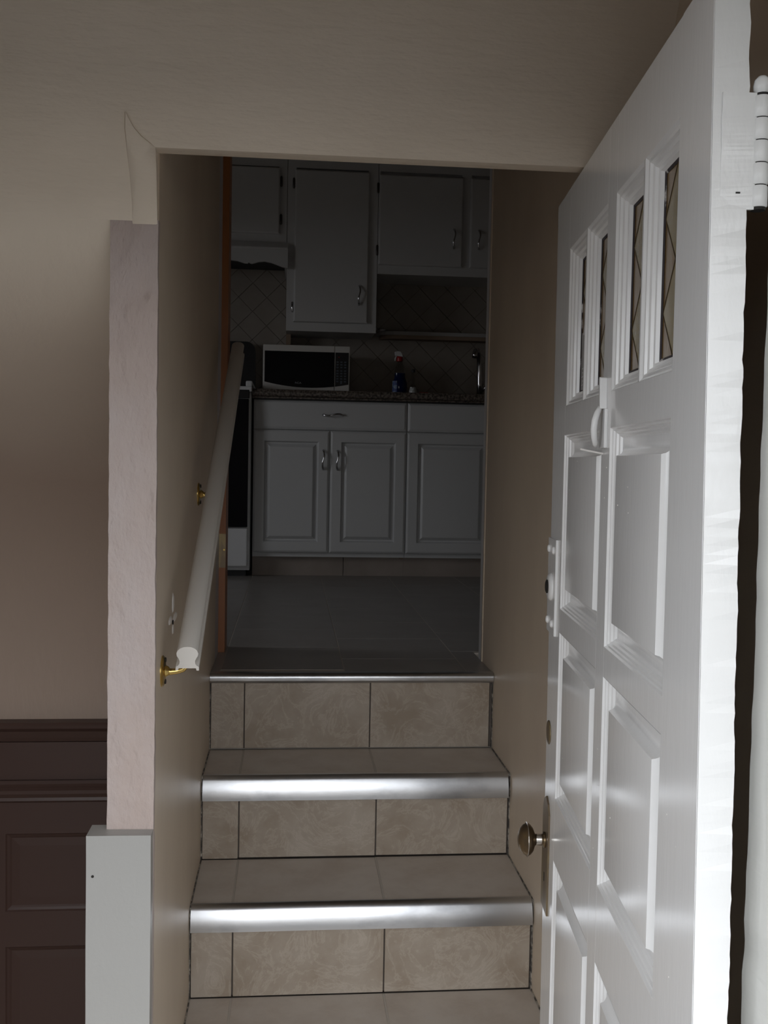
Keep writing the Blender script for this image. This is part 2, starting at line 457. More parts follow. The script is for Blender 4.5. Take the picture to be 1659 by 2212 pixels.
# old anchor scar with chipped plaster
for (dy, dz, ry, rz) in [(-0.035, 0.001, .026, .0075), (0.040, -0.003, .030, .0070), (0.004, 0.026, .014, .018), (0.003, -0.020, .010, .010)]:
    v = []; n_ = 12
    for ring, (s, h) in enumerate([(1, 0), (0.7, 0.0016)]):
        for k in range(n_):
            a = 2 * math.pi * k / n_; q = s * (1 + 0.25 * noise.noise(Vector((k * 1.7, dy * 90, ring))))
            v.append((XL + h, 1.825 + dy + ry * q * math.cos(a), -0.283 + dz + rz * q * math.sin(a)))
    f = [(k, (k + 1) % n_, n_ + (k + 1) % n_, n_ + k) for k in range(n_)] + [tuple(range(n_, 2 * n_))]
    obj('plaster_chip', v, f, 'patch', wl_)
obj('anchor_hole', *lathe([(0.004, 0), (0.004, 0.0022)], (XL, 1.822, -0.290), (1, 0, 0), 10), 'dark', wl_)

wr = empty('wall_right', (XR + 0.07, 1.9, ZF)); struct(wr, 'greige wall on the right of the stairs behind the door')
box('wall_face', XR, XR + 0.14, 0.90, 2.872, -1.75, 2.15, 'stair_paint', wr)
v, f = bar(XR - 0.001, XR + 0.14, 2.872, 2.915, -1.0, 1.9, 60)
o = obj('corner_bead', v, f, 'trim_cool', wr); rough_edges(o, 0.0012, 9, 30)
v, f = bar(XR - 0.0025, XR + 0.01, 2.862, 2.874, ZK, 1.9, 60)
o = obj('corner_bead', v, f, 'stair_paint', wr); rough_edges(o, 0.0010, 19, 30)

struct(box('wall_hall_back', -2.4, -0.2785, 2.301, 2.50, -1.75, 2.15, 'hall_paint'), 'warm beige wall of the hall left of the pier')
struct(box('wall_hall_left', -2.45, -2.35, 0.90, 2.50, -1.75, 2.15, 'hall_paint'))

# kitchen shell
struct(box('wall_kitchen_front_left', -2.5, -0.2784, 2.90, 3.0, -1.75, 2.15, 'kitchen_wall'))
struct(box('wall_kitchen_front_right', XR + 0.14, 2.0, 2.80, 2.915, -1.75, 2.15, 'kitchen_wall'))
struct(box('wall_kitchen_front_header', -0.2784, XR + 0.14, 2.875, 2.915, 1.47, 2.15, 'kitchen_wall'))
struct(box('wall_kitchen_right', 1.85, 2.0, 2.9, 5.75, -1.0, 2.15, 'kitchen_wall'))
kl = empty('wall_kitchen_left', (-2.5, 4.3, ZK)); struct(kl)
WY0, WY1, WZ0, WZ1 = 3.10, 3.95, 0.05, 1.16
for a in [(2.9, WY0, -1.0, 2.15), (WY1, 5.75, -1.0, 2.15), (WY0, WY1, -1.0, WZ0), (WY0, WY1, WZ1, 2.15)]:
    box('wall_section', -2.55, -2.42, a[0], a[1], a[2], a[3], 'kitchen_wall', kl)
wnd = empty('window_1', (-2.5, (WY0 + WY1) / 2, WZ0)); struct(wnd, 'kitchen window in the left wall')
obj('window_frame', *join([bxm(-2.52, -2.46, WY0, WY0 + .04, WZ0, WZ1), bxm(-2.52, -2.46, WY1 - .04, WY1, WZ0, WZ1),
                           bxm(-2.52, -2.46, WY0, WY1, WZ0, WZ0 + .04), bxm(-2.52, -2.46, WY0, WY1, WZ1 - .04, WZ1)]), 'white_board', wnd)
struct(box('ceiling_kitchen', -2.55, 2.0, 2.9, 5.75, 1.90, 2.0, 'kitchen_ceiling'))
bk = empty('wall_back', (0.3, YB, ZK)); struct(bk, 'kitchen back wall with diagonal beige tiles')
box('wall_face', -2.55, 2.0, YB + 0.006, 5.75, -1.0, 2.15, 'splash_grout', bk)
box('bulkhead', -2.55, 2.0, YU + 0.01, YB, 1.578, 1.9, 'kitchen_wall', bk)


def clip_poly(poly, x0, x1, z0, z1):
    def cut(P_, ax, val, sign):
        out = []
        for i in range(len(P_)):
            a, b = P_[i], P_[(i + 1) % len(P_)]
            da, db = sign * (a[ax] - val), sign * (b[ax] - val)
            if da >= 0: out.append(a)
            if da * db < 0:
                t_ = da / (da - db); out.append((a[0] + t_ * (b[0] - a[0]), a[1] + t_ * (b[1] - a[1])))
        return out
    for ax, val, s in [(0, x0, 1), (0, x1, -1), (1, z0, 1), (1, z1, -1)]:
        poly = cut(poly, ax, val, s)
        if len(poly) < 3: return None
    return poly


# diagonal wall tiles, 108 mm, staggered corner at (0.85, 0.509)
S = 0.1082; cx0, cz0 = 0.8497, 0.5093; q2 = math.sqrt(0.5)
for i in range(-16, 12):
    for j in range(-12, 12):
        uc, vc = (i + 0.5) * S, (j + 0.5) * S
        X, Z = cx0 + (uc - vc) * q2, cz0 + (uc + vc) * q2
        if not (-0.62 < X < 1.5 and 0.26 < Z < 1.18): continue
        h = S / 2 - 0.0011
        poly = [(X + (a - b) * q2, Z + (a + b) * q2) for a, b in [(-h, -h), (h, -h), (h, h), (-h, h)]]
        poly = clip_poly(poly, -0.60, 1.45, 0.30, 1.14)
        if not poly: continue
        area = abs(sum(poly[k][0] * poly[(k + 1) % len(poly)][1] - poly[(k + 1) % len(poly)][0] * poly[k][1] for k in range(len(poly)))) / 2
        if area < 4e-4: continue
        obj('tile', *prism(poly, 'y', YB - 0.003 + random.uniform(-.0004, .0004), YB + 0.008), 'backsplash', bk)

# ------------------------------------------------------------------ floors
struct(box('floor_hall', -2.4, 0.6, 0.78, 2.5, -1.75, ZF, 'tile'), 'entry floor below the stairs')
fk = empty('floor', (0.2, 4, ZK)); struct(fk, 'grey tiled kitchen floor beyond the top step')
box('slab', -2.5, 2.0, 3.0, 5.75, -1.0, ZK - 0.0007, 'grout_light', fk)
box('slab', XL, XR, 2.72, 3.0, -1.0, ZK - 0.0007, 'grout_light', fk)
tw = 0.3355
for c in range(-3, 5):
    x0, x1 = -0.183 + c * tw, -0.183 + (c + 1) * tw
    off = {0: 3.085, 1: 2.904, 2: 3.02}.get(c, 2.95 + 0.1 * (c % 3))
    y = off - tw
    while y < 5.06:
        a, b = max(y, 2.716), min(y + tw, 5.3)
        ax0, ax1 = x0 + .0016, x1 - .0016
        lim = 3.0
        if c < 0 or x1 > XR:      # beside the doorway the tiles start behind the wall
            if a < lim:
                if b <= lim: y += tw; continue
                if c < 0: a = lim
        if a < lim:
            ax0, ax1 = max(ax0, XL + .001), min(ax1, XR - .001)
        if ax1 - ax0 > 0.02 and b - a > 0.015:
            dz = random.uniform(-0.0004, 0.0004)
            box('tile', ax0, ax1, a + .0012, b - .0012, ZK - 0.008, ZK + dz * 0.4, 'floor_tile', fk, bevel=0.0003)
        y += tw
box('tile', XL + .001, -0.1842, 2.716, 3.0, ZK - 0.008, ZK, 'floor_tile', fk)
box('tile', 0.489, XR - .001, 2.716, 3.0, ZK - 0.008, ZK - 0.0002, 'floor_tile', fk)

# ------------------------------------------------------------------ stairs
st = empty('staircase', (0.175, 1.8, ZF))
tag(st, 'tiled stairs climbing to the kitchen with aluminium nosings', 'stairs')
YR = [2.700, 2.462, 2.196, 1.985, 1.815]        # riser planes, top to bottom
core = []
for k, y in enumerate(YR):
    top = ZK - k * RI
    core.append(bxm(XL + .0005, XR - .0005, y + 0.008, 2.74, top - RI - (0.0 if k < 4 else 0), top - 0.006))
obj('step_core', *join(core), 'grout_dark', st)
J1, J2 = -0.1156, 0.2217
for k, y in enumerate(YR):
    top = ZK - k * RI
    zb = top - RI
    g_ = 0.0016
    sh = {0: 0.0, 1: 0.0, 2: 0.002, 3: 0.0, 4: 0.0}[k]
    edges = [(XL + 0.004, J1 - g_ + sh), (J1 + g_ + sh, J2 - g_), (J2 + g_, XR - (0.006 if k else 0.010))]
    for e_, (a, b) in enumerate(edges):
        dep = random.uniform(-0.0012, 0.0008)
        box('tile', a, b, y + dep, y + 0.012, zb + random.uniform(0.0005, .003), top - 0.004, 'tile', st, bevel=0.001)
    if k:                                        # tread behind this riser's top edge
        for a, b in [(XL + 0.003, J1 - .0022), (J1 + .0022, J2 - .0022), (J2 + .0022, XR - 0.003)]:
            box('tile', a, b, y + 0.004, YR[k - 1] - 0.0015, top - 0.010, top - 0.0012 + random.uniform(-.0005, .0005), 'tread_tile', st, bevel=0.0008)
        for xj in (J1, J2):
            box('grout_line', xj - .0021, xj + .0021, y + 0.01, YR[k - 1] - .002, top - 0.010, top - 0.0012, 'grout_light', st)
# nosings
def nosing(yf, top, h, x0, x1, depth, rnd, sag=0.0):
    pts = [(yf + depth, top + 0.0008), (yf + depth, top + 0.0022)]
    pts.append((yf + rnd, top + 0.0022))
    for k in range(1, 8):
        a = math.pi / 2 * k / 7
        pts.append((yf + rnd - rnd * math.sin(a), top + 0.0022 - rnd * (1 - math.cos(a))))
    if h > 0.04:
        pts = pts[:3]
        # one long curve: leaning back about 30 degrees under the top edge, upright at the foot
        N_ = 12
        for k in range(1, N_ + 1):
            t_ = k / N_; zz = top - h * t_
            pts.append((yf + 0.0145 * (1 - t_) ** 2.0, zz if k < N_ else top - h))
        pts[2] = (yf + 0.0200, top + 0.0022)
        pts += [(yf + 0.012, top - h), (yf + 0.012, top - h * .6), (yf + 0.016, top - h * .2)]
        rnd = 0.0205
    else:
        for k in range(1, 6):
            a = math.pi / 2 * k / 5
            pts.append((yf + h * .45 * (1 - math.cos(a)), top - h * 0.55 - h * .45 * math.sin(a)))
        pts += [(yf + 0.012, top - h + .002), (yf + 0.006, top - rnd)]
    pts.append((yf + rnd + 0.002, top + 0.0008))
    n_ = len(pts); xs_ = [x0 + (x1 - x0) * i / 40 for i in range(41)]
    v = []
    for x in xs_:
        wob = noise.noise(Vector((x * 7, top * 9, 0))) * 0.0007
        v += [(x, p_ + wob, q_ + wob * 0.5) for p_, q_ in pts]
    f = [tuple(range(n_ - 1, -1, -1)), tuple(40 * n_ + i for i in range(n_))]
    for i in range(40):
        for k in range(n_):
            j = (k + 1) % n_
            f.append((i * n_ + k, i * n_ + j, (i + 1) * n_ + j, (i + 1) * n_ + k))
    return obj('nosing', v, f, 'alu', st, smooth=True, angle=40)


nosing(2.684, ZK, 0.025, XL + .001, XR - .001, 0.03, 0.012)
nosing(2.447, ZK - RI, 0.056, XL + .004, XR - .006, 0.028, 0.007)
nosing(2.181, ZK - 2 * RI, 0.052, XL + .003, XR - .004, 0.028, 0.007)
nosing(1.970, ZK - 3 * RI, 0.054, XL + .004, XR - .004, 0.028, 0.007)
nosing(1.800, ZK - 4 * RI, 0.054, XL + .004, XR - .004, 0.028, 0.007)
# crumbling mortar along both walls
for side, xw in ((0, XL), (1, XR)):
    mortar = []
    for k, y in enumerate(YR[:4]):
        top = ZK - k * RI
        for i in range(26):
            t_ = i / 26; z = top - RI * t_
            s_ = 0.0012 + 0.004 * abs(noise.noise(Vector((z * 60, side * 5, k))))
            xw_ = xw + (0.0003 if side == 0 else -0.0003); xx = xw_ + (s_ if side == 0 else -s_)
            yy = y - 0.0035 + 0.002 * noise.noise(Vector((z * 80, 3, side)))
            mortar.append(bxm(min(xx, xw_), max(xx, xw_), yy, y + 0.01, z - RI / 26, z))
        if k:
            for i in range(14):
                a = y + (YR[k - 1] - y) * i / 14; b = y + (YR[k - 1] - y) * (i + 1) / 14
                s_ = 0.002 + 0.0025 * abs(noise.noise(Vector((a * 70, side * 7, k))))
                xw_ = xw + (0.0003 if side == 0 else -0.0003); xx = xw_ + (s_ if side == 0 else -s_)
                mortar.append(bxm(min(xx, xw_), max(xx, xw_), a, b, top - 0.006, top + 0.001))
    o = obj('mortar_seam', *join(mortar), 'mortar', st); o['kind'] = 'stuff'

# ------------------------------------------------------------------ board at the foot of the pier
tb = empty('trim_1', (-0.256, 1.58, ZF)); struct(tb, 'white painted end board below the pinkish pier, with a nail hole')
pts = [(-0.305, 1.56), (-0.2073, 1.56), (-0.2073, 1.587), (-0.2795, 1.587), (-0.2795, 1.607), (-0.305, 1.607)]
v, f = [], []
NZ = 60
for k in range(NZ + 1):
    z = ZF + (-0.579 - ZF) * k / NZ
    v += [(x, y, z) for x, y in pts]
for k in range(NZ):
    for i in range(6):
        j = (i + 1) % 6
        f.append((6 * k + i, 6 * k + j, 6 * k + 6 + j, 6 * k + 6 + i))
f.append(tuple(range(5, -1, -1))); f.append(tuple(6 * NZ + i for i in range(6)))
o = obj('board', v, f, 'white_board', tb, bevel=0.0)
rough_edges(o, 0.0009, 5, 10)
obj('nail_hole', *lathe([(0.0022, 0), (0.0022, 0.0012)], (-0.295, 1.5605, -0.642), (0, -1, 0), 10), 'dark', tb)

# ------------------------------------------------------------------ hall wainscot
wa = empty('trim_2', (-1.3, 2.29, ZF)); struct(wa, 'dark brown panelled wainscot on the hall wall')
YW = 2.30
Q = YW / 2.40          # the wainscot heights below were measured for a wall 2.40 m away
pr = [(YW, -0.6105 * Q), (YW - 0.034, -0.6105 * Q), (YW - 0.038, -0.6160 * Q), (YW - 0.036, -0.6240 * Q), (YW - 0.024, -0.6340 * Q), (YW - 0.018, -0.6500 * Q), (YW - 0.013, -0.6600 * Q), (YW, -0.6620 * Q)]
obj('cap_moulding', *prism(pr, 'x', -2.35, -0.2785), 'wainscot', wa)
box('frieze_board', -2.35, -0.2785, YW - 0.012, YW, -0.7500 * Q, -0.6620 * Q, 'wainscot', wa)
pr = [(YW, -0.7500 * Q), (YW - 0.020, -0.7500 * Q), (YW - 0.024, -0.7570 * Q), (YW - 0.020, -0.7660 * Q), (YW - 0.026, -0.7720 * Q), (YW - 0.026, -0.7800 * Q), (YW - 0.021, -0.7900 * Q), (YW - 0.023, -0.7970 * Q), (YW - 0.016, -0.8030 * Q), (YW, -0.8030 * Q)]
obj('rail_moulding', *prism(pr, 'x', -2.35, -0.2785), 'wainscot', wa)
box('backing_board', -2.35, -0.2785, YW - 0.004, YW, ZF, -0.8030 * Q, 'wainscot', wa)
cols = [(-0.623, -0.32), (-0.93, -0.67), (-1.22, -0.98), (-1.42, -1.18), (-1.72, -1.48), (-2.02, -1.78), (-2.30, -2.08)]
rows = [(-1.0630 * Q, -0.8775 * Q), (-1.4200 * Q, -1.1470 * Q)]
frame = [bxm(-2.35, -0.2785, YW - 0.013, YW - 0.004, -0.8775 * Q, -0.8030 * Q), bxm(-2.35, -0.2785, YW - 0.013, YW - 0.004, -1.1470 * Q, -1.0630 * Q),
         bxm(-2.35, -0.2785, YW - 0.013, YW - 0.004, ZF, -1.4200 * Q)]
xe = [-0.2785] + [c for pair in cols for c in (pair[1], pair[0])] + [-2.35]
for i in range(0, len(xe), 2):
    for r0, r1 in rows:
        frame.append(bxm(xe[i + 1], xe[i], YW - 0.013, YW - 0.004, r0, r1))
obj('frame', *join(frame), 'wainscot', wa)
for c0, c1 in cols:
    for r0, r1 in rows:
        obj('panel', *rings(c0, c1, r0, r1, [(0, YW - .013), (.003, YW - .010), (.008, YW - .0075), (.012, YW - .005), (.03, YW - .006)]), 'wainscot', wa)

# ------------------------------------------------------------------ wood jamb at the kitchen doorway
wj = empty('trim_3', (-0.20, 3.05, ZK)); struct(wj, 'orange-brown stained wooden door jamb at the top of the stairs')
box('jamb_board', -0.2784, -0.1885, 3.0, 3.10, ZK, 1.47, 'wood', wj, bevel=0.001)
box('hinge_leaf', -0.208, -0.1885, 2.9988, 3.0, -0.315, -0.215, 'plate', wj)
obj('screw', *lathe([(0.003, 0), (0.003, 0.001)], (-0.193, 2.9988, -0.262), (0, -1, 0), 10), 'brass', wj)

# ------------------------------------------------------------------ handrail
hr = empty('handrail', (-0.164, 1.66, -0.324))
tag(hr, 'grey-white moulded wooden handrail on brass brackets along the left wall', 'handrail')
A = Vector((-0.1643, 1.66, -0.3235)); B = Vector((-0.1568, 2.95, 0.322))
half = [(0.0, 0.0180), (0.006, 0.0176), (0.0115, 0.0155), (0.0158, 0.0120), (0.0177, 0.0075), (0.0170, 0.0035), (0.0145, 0.0002),
        (0.0125, -0.0040), (0.0128, -0.0085), (0.0150, -0.0115), (0.0186, -0.0132), (0.0190, -0.0190), (0.0150, -0.0190), (0.0140, -0.0155), (0.0, -0.0155)]
prf = half + [(-x, z) for x, z in reversed(half[1:-1])]
n_ = len(prf); v = []
segs = 24
for k in range(segs + 1):
    c_ = A.lerp(B, k / segs)
    jx = noise.noise(Vector((k * 0.9, 1, 1))) * 0.0003
    v += [(c_.x + x + jx, c_.y, c_.z + z * 1.05) for x, z in prf]
f = [tuple(range(n_ - 1, -1, -1)), tuple(segs * n_ + i for i in range(n_))]
for k in range(segs):
    for i in range(n_):
        j = (i + 1) % n_
        f.append((k * n_ + i, k * n_ + j, (k + 1) * n_ + j, (k + 1) * n_ + i))
obj('rail', v, f, 'rail_paint', hr, smooth=True, angle=40)
for (yb, zb) in ((1.682, -0.349), (2.304, -0.0765)):
    t_ = (yb - A.y) / (B.y - A.y); c_ = A.lerp(B, t_)
    under = c_.z - 0.0165
    arm = [(XL + 0.003, yb, zb), (XL + 0.014, yb, zb - 0.001), (XL + 0.024, yb, zb), (XL + 0.034, yb, zb + 0.003), (XL + 0.040, yb, (zb + under) / 2 + 0.0), (c_.x, yb, under - 0.001)]
    if under - zb < 0.02:
        arm = [(XL + 0.003, yb, zb), (XL + 0.014, yb, zb - 0.001), (XL + 0.026, yb - .002, zb - .001), (XL + 0.036, yb - .004, zb + 0.002), (c_.x, yb - .004, under)]
    br = obj('bracket', *tube(arm, [0.008, 0.0055, 0.005, 0.005] + [0.005] * (len(arm) - 4), 10), 'brass', hr, smooth=True)
    obj('rosette', *lathe([(0.026, 0), (0.026, 0.0015), (0.023, 0.004), (0.019, 0.0045), (0.010, 0.006), (0.008, 0.010), (0.006, 0.012)], (XL, yb, zb), (1, 0, 0), 24), 'brass', br, smooth=True, angle=40)
    for dz in (0.018, -0.018):
        obj('screw', *lathe([(0.0042, 0), (0.0042, 0.003), (0.003, 0.0035)], (XL + 0.003, yb + 0.004, zb + dz), (1, 0, 0), 10), 'dark', br)

# ------------------------------------------------------------------ entrance door, standing open on the right
H = Vector((0.3750, 0.9037, 0)); ddir = Vector((0.09846, 0.99514, 0))
door = empty('door_1', (H.x, H.y, 0), math.atan2(ddir.y, ddir.x))
struct(door, 'white glossy panelled entrance door standing open, with four amber glass lights')
D_TOP, D_BOT, D_T = 0.455, -1.572, -0.032
U0, U1 = -0.018, 0.849
def lean_in(z): return (z + 0.036) * 0.038
def lean_out(z): return (z + 0.13) * 0.022


def d_obj(name, vf, m, parent=door, **k):
    return obj(name, vf[0], vf[1], m, parent, local=True, **k)


def d_box(name, x0, x1, z0, z1, m='door_paint', y0=D_T, y1=0.0, parent=door, bevel=0.0007):
    v, f = bxm(x0, x1, y0, y1, z0, z1)
    return obj(name, v, f, m, parent, bevel=bevel, local=True)


CA = (0.101, 0.388); CB = (0.439, 0.735)
o = d_obj('hinge_stile', bar(U0, CA[0], D_T, 0.0, D_BOT, D_TOP, 240), 'door_edge_paint')
for v_ in o.data.vertices:
    if v_.co.x < 0: v_.co.x += lean_in(v_.co.z)
rough_edges(o, 0.0013, 2, 75, lambda c: c.x < 0.03 and c.y < -0.03)
rough_edges(o, 0.0010, 22, 17, lambda c: c.x < 0.03 and c.y < -0.03)
rough_edges(o, 0.0003, 12, 60, lambda c: c.x < 0.03 and c.y > -0.01)
# front face of the stile in plain door paint
o = d_box('stile_face', U0 + 0.0022, CA[0], D_BOT, D_TOP, y0=-0.002, y1=0.0004, bevel=0.0003)
for v_ in o.data.vertices:
    if v_.co.x < 0.05: v_.co.x += lean_in(v_.co.z)
o = d_box('lock_stile', CB[1], U1, D_BOT, D_TOP)
for v_ in o.data.vertices:
    if v_.co.x > 0.8: v_.co.x += lean_out(v_.co.z)
d_box('mullion', CA[1], CB[0], D_BOT + 0.20, D_TOP)
for c0, c1 in (CA, CB):
    for r0, r1 in ((0.354, D_TOP), (0.052, 0.100), (-0.275, -0.235), (-0.660, -0.555), (D_BOT, -1.36)):
        d_box('rail', c0, c1, r0, r1)
# panels with their sunk mouldings
mould = [(0, 0.0), (.0012, -.0030), (.0036, -.0036), (.0046, -.0060), (.0070, -.0072), (.0085, -.0100), (.0110, -.0112), (.0130, -.0142), (.0145, -.0144)]
raised = [(.0135, -.0146), (.0150, -.0145)] + [(.0150 + .021 * math.sin(a), -.0145 + .0125 * (1 - math.cos(a))) for a in [math.pi / 2 * k / 6 for k in range(1, 7)]] + [(.0365, -.0008), (.0375, -.0006)]
for c0, c1 in (CA, CB):
    for r0, r1 in ((-0.235, 0.052), (-0.555, -0.275), (-1.36, -0.660)):
        d_obj('moulding', rings(c0, c1, r0, r1, mould, fill=False), 'door_paint')
        d_obj('panel', rings(c0, c1, r0, r1, raised), 'door_paint', smooth=True, angle=30)
d_box('back_skin', 0.09, 0.74, D_BOT + 0.02, 0.06, y0=-0.036, y1=-0.024)
# four lights
glz = [(0, 0), (.0035, -.003), (.007, -.0035), (.009, -.0065), (.013, -.008), (.015, -.0115), (.019, -.0125), (.021, -.0175), (.0225, -.018)]
lights = [(0.101, 0.240), (0.246, 0.388), (0.439, 0.582), (0.588, 0.728)]
d_box('muntin', 0.240, 0.246, 0.100, 0.354)
d_box('muntin', 0.582, 0.588, 0.100, 0.354)
d_box('muntin', 0.728, 0.736, 0.100, 0.354)
Z0, Z1 = 0.100, 0.354
for li, (a, b) in enumerate(lights):
    d_obj('light_moulding', rings(a, b, Z0, Z1, glz, fill=False), 'door_paint')
    ins = 0.0215
    put = d_obj('putty', rings(a + ins - .003, b - ins + .003, Z0 + ins - .003, Z1 - ins + .003, [(0, -.0172), (.0035, -.0168), (.0055, -.0185)], fill=False), 'putty')
    x0, x1, z0, z1 = a + ins, b - ins, Z0 + ins, Z1 - ins
    pane = d_box('glass_pane', x0 - .002, x1 + .002, z0 - .002, z1 + .002, 'amber', y0=-.0215, y1=-.0190, bevel=0)
    xm = (x0 + x1) / 2; cw = 0.0009
    # a chain of three long diamonds: olive inside, amber outside, lead cames between
    nd = 2; dh = (z1 - z0) / nd; hw = (x1 - x0) * 0.47
    for k in range(nd):
        zc = z0 + dh * (k + .5)
        dia = [(xm, zc - dh / 2 + .002), (xm + hw, zc), (xm, zc + dh / 2 - .002), (xm - hw, zc)]
        v = [(p_[0], y_, p_[1]) for y_ in (-.0192, -.0186) for p_ in dia]
        obj('diamond', v, [(0, 1, 2, 3), (4, 5, 6, 7), (0, 1, 5, 4), (1, 2, 6, 5), (2, 3, 7, 6), (3, 0, 4, 7)], 'olive_glass', pane, local=True)
        for sx in (-1, 1):
            for sz in (-1, 1):
                p0 = Vector((xm, -.0188, zc + sz * dh / 2)); p1 = Vector((xm + sx * hw, -.0188, zc))
                obj('came', *tube([p0, p1], cw, 6), 'came', pane, local=True)
    if li == 3:
        stk = obj('sticker', *bxm(x0 + .004, x1 - .004, -.0186, -.0180, z0 + .002, z0 + .093), 'sticker', pane, local=True)
        arcs = []
        def arc(cx_, cz_, r_, a0, a1, n2=10):
            return [(cx_ + r_ * math.cos(a0 + (a1 - a0) * k / n2), -.0179, cz_ + r_ * 1.0 * math.sin(a0 + (a1 - a0) * k / n2)) for k in range(n2 + 1)]
        mx_ = (x0 + x1) / 2
        arcs.append(tube(arc(mx_, z0 + .088, .026, 0, math.pi), .0012, 5))
        arcs.append(tube(arc(mx_, z0 + .078, .020, -2.6, 1.2), .0012, 5))
        arcs.append(tube(arc(mx_, z0 + .060, .014, 0.4, 5.0), .0011, 5))
        arcs.append(tube(arc(mx_ - .008, z0 + .046, .012, -1.5, 2.4), .0011, 5))
        for q in range(5):
            zz = z0 + .036 - q * .0065
            arcs.append(tube([(x0 + .012, -.0179, zz), (mx_, -.0179, zz + .0012), (x1 - .014 - .004 * (q % 2), -.0179, zz - .001)], .0009, 5))
        obj('sticker_print', *join(arcs), 'sticker_ink', door, local=True)

# hardware
pts = [(0.776, -0.775), (0.838, -0.775), (0.838, -0.600), (0.826, -0.583), (0.807, -0.574), (0.788, -0.583), (0.776, -0.600)]
v = [(x, y_, z) for y_ in (-0.0005, 0.0032) for x, z in pts]; n_ = 7
f = [tuple(range(6, -1, -1)), tuple(range(7, 14))] + [(i, (i + 1) % 7, 7 + (i + 1) % 7, 7 + i) for i in range(7)]
pl = obj('knob_plate', v, f, 'plate', door, bevel=0.0007, local=True); pl['label'] = 'worn brown brass escutcheon plate'
kb = d_obj('door_knob', lathe([(0.0135, 0.003), (0.0135, 0.006), (0.0095, 0.0075), (0.0090, 0.012), (0.0095, 0.020), (0.013, 0.022), (0.020, 0.0245), (0.0255, 0.029), (0.0285, 0.0338), (0.0293, 0.0350),
                           (0.0280, 0.0362), (0.0250, 0.0415), (0.0190, 0.0465), (0.0110, 0.0500), (0.0040, 0.0510), (0, 0.0512)], (0.807, 0, -0.652), (0, 1, 0), 36), 'bronze', smooth=True)
kb['label'] = 'dark worn bronze door knob'
obj('knob_ridge', *lathe([(0.0285, 0.0342), (0.0300, 0.0346), (0.0300, 0.0354), (0.0285, 0.0358)], (0.807, 0, -0.652), (0, 1, 0), 36), 'ridge', kb, local=True)
obj('knob_collar', *lathe([(0.0098, 0.009), (0.0100, 0.010), (0.0100, 0.018), (0.0098, 0.019)], (0.807, 0, -0.652), (0, 1, 0), 24), 'ridge', kb, local=True)
obj('keyhole', *bxm(0.8045, 0.8095, 0.0032, 0.0036, -0.725, -0.710), 'dark', pl, local=True)
# night latch: painted plate, four rivets, cylinder
lp = d_box('lock_plate', 0.770, 0.849, -0.288, -0.124, y0=-0.001, y1=0.0038, bevel=0.0010)
for (uu, zz) in ((0.836, -0.143), (0.789, -0.143), (0.836, -0.268), (0.791, -0.269)):
    obj('rivet', *lathe([(0.0068, 0), (0.0066, 0.002), (0.005, 0.0036), (0.0025, 0.0044), (0, 0.0046)], (uu, 0.0036, zz), (0, 1, 0), 14), 'door_paint', lp, smooth=True, local=True)
cl_ = obj('lock_cylinder', *lathe([(0.0245, 0), (0.0235, 0.003), (0.0195, 0.006), (0.0135, 0.0065), (0.0130, 0.0055)], (0.812, 0.0034, -0.208), (0, 1, 0), 24), 'door_paint', lp, smooth=True, angle=40, local=True)
obj('lock_core', *lathe([(0.0120, 0), (0.0120, 0.007), (0.009, 0.0085)], (0.818, 0.0034, -0.208), (0, 1, 0), 18), 'dark', lp, local=True)
hp = d_obj('hole_cover', lathe([(0.021, 0), (0.020, 0.0015), (0.017, 0.002)], (0.812, 0.0004, -0.463), (0, 1, 0), 22), 'plate'); hp['label'] = 'brown metal cover over an old lock hole'
# painted sliding latch guard with nail on the mullion
lg = empty('latch_guard_tmp', (0, 0, 0)) if False else None
bk_ = d_obj('knocker_bracket', join([
    prism([(0.410, 0.078), (0.419, 0.078), (0.422, 0.118), (0.419, 0.1205), (0.414, 0.119)], 'y', 0.000, 0.010),
    bxm(0.4235, 0.430, 0.0, 0.006, 0.082, 0.104)]), 'door_paint', bevel=0.0012)
bk_['label'] = 'white painted curled door bracket'
hook = [(0.414, 0.009, 0.080), (0.412, 0.013, 0.072), (0.411, 0.016, 0.062), (0.411, 0.017, 0.050), (0.412, 0.016, 0.040), (0.416, 0.014, 0.033),
        (0.424, 0.012, 0.030), (0.431, 0.012, 0.033), (0.433, 0.012, 0.039), (0.430, 0.012, 0.043)]
obj('curl', *tube(hook, [.0035, .0042, .0046, .0046, .0042, .0038, .0034, .003, .0028, .0024], 8), 'door_paint', bk_, smooth=True, local=True)
d_box('bracket_foot', 0.404, 0.436, 0.026, 0.078, y0=0.0, y1=0.0045, bevel=0.0012)
ml = d_obj('nail', tube([(0.425, 0.000, 0.0185), (0.441, 0.028, 0.0245)], 0.0014, 6), 'patch')
# paint drips and specks
for k in range(46):
    u_ = random.choice([random.uniform(0.03, 0.09), random.uniform(0.17, 0.34), random.uniform(0.395, 0.43), random.uniform(0.50, 0.68)])
    z_ = random.uniform(-1.0, 0.04)
    if any(abs(z_ - q) < 0.075 for q in (-0.255, -0.60)): continue
    y_ = 0.0004 if (u_ < 0.1) else (0.0 if 0.388 < u_ < 0.439 else -0.0006)
    r_ = random.uniform(0.0005, 0.0011)
    d_obj('paint_speck', lathe([(r_, 0), (r_ * .7, r_ * .5), (0, r_ * .7)], (u_, y_, z_), (0, 1, 0), 7), 'patch')
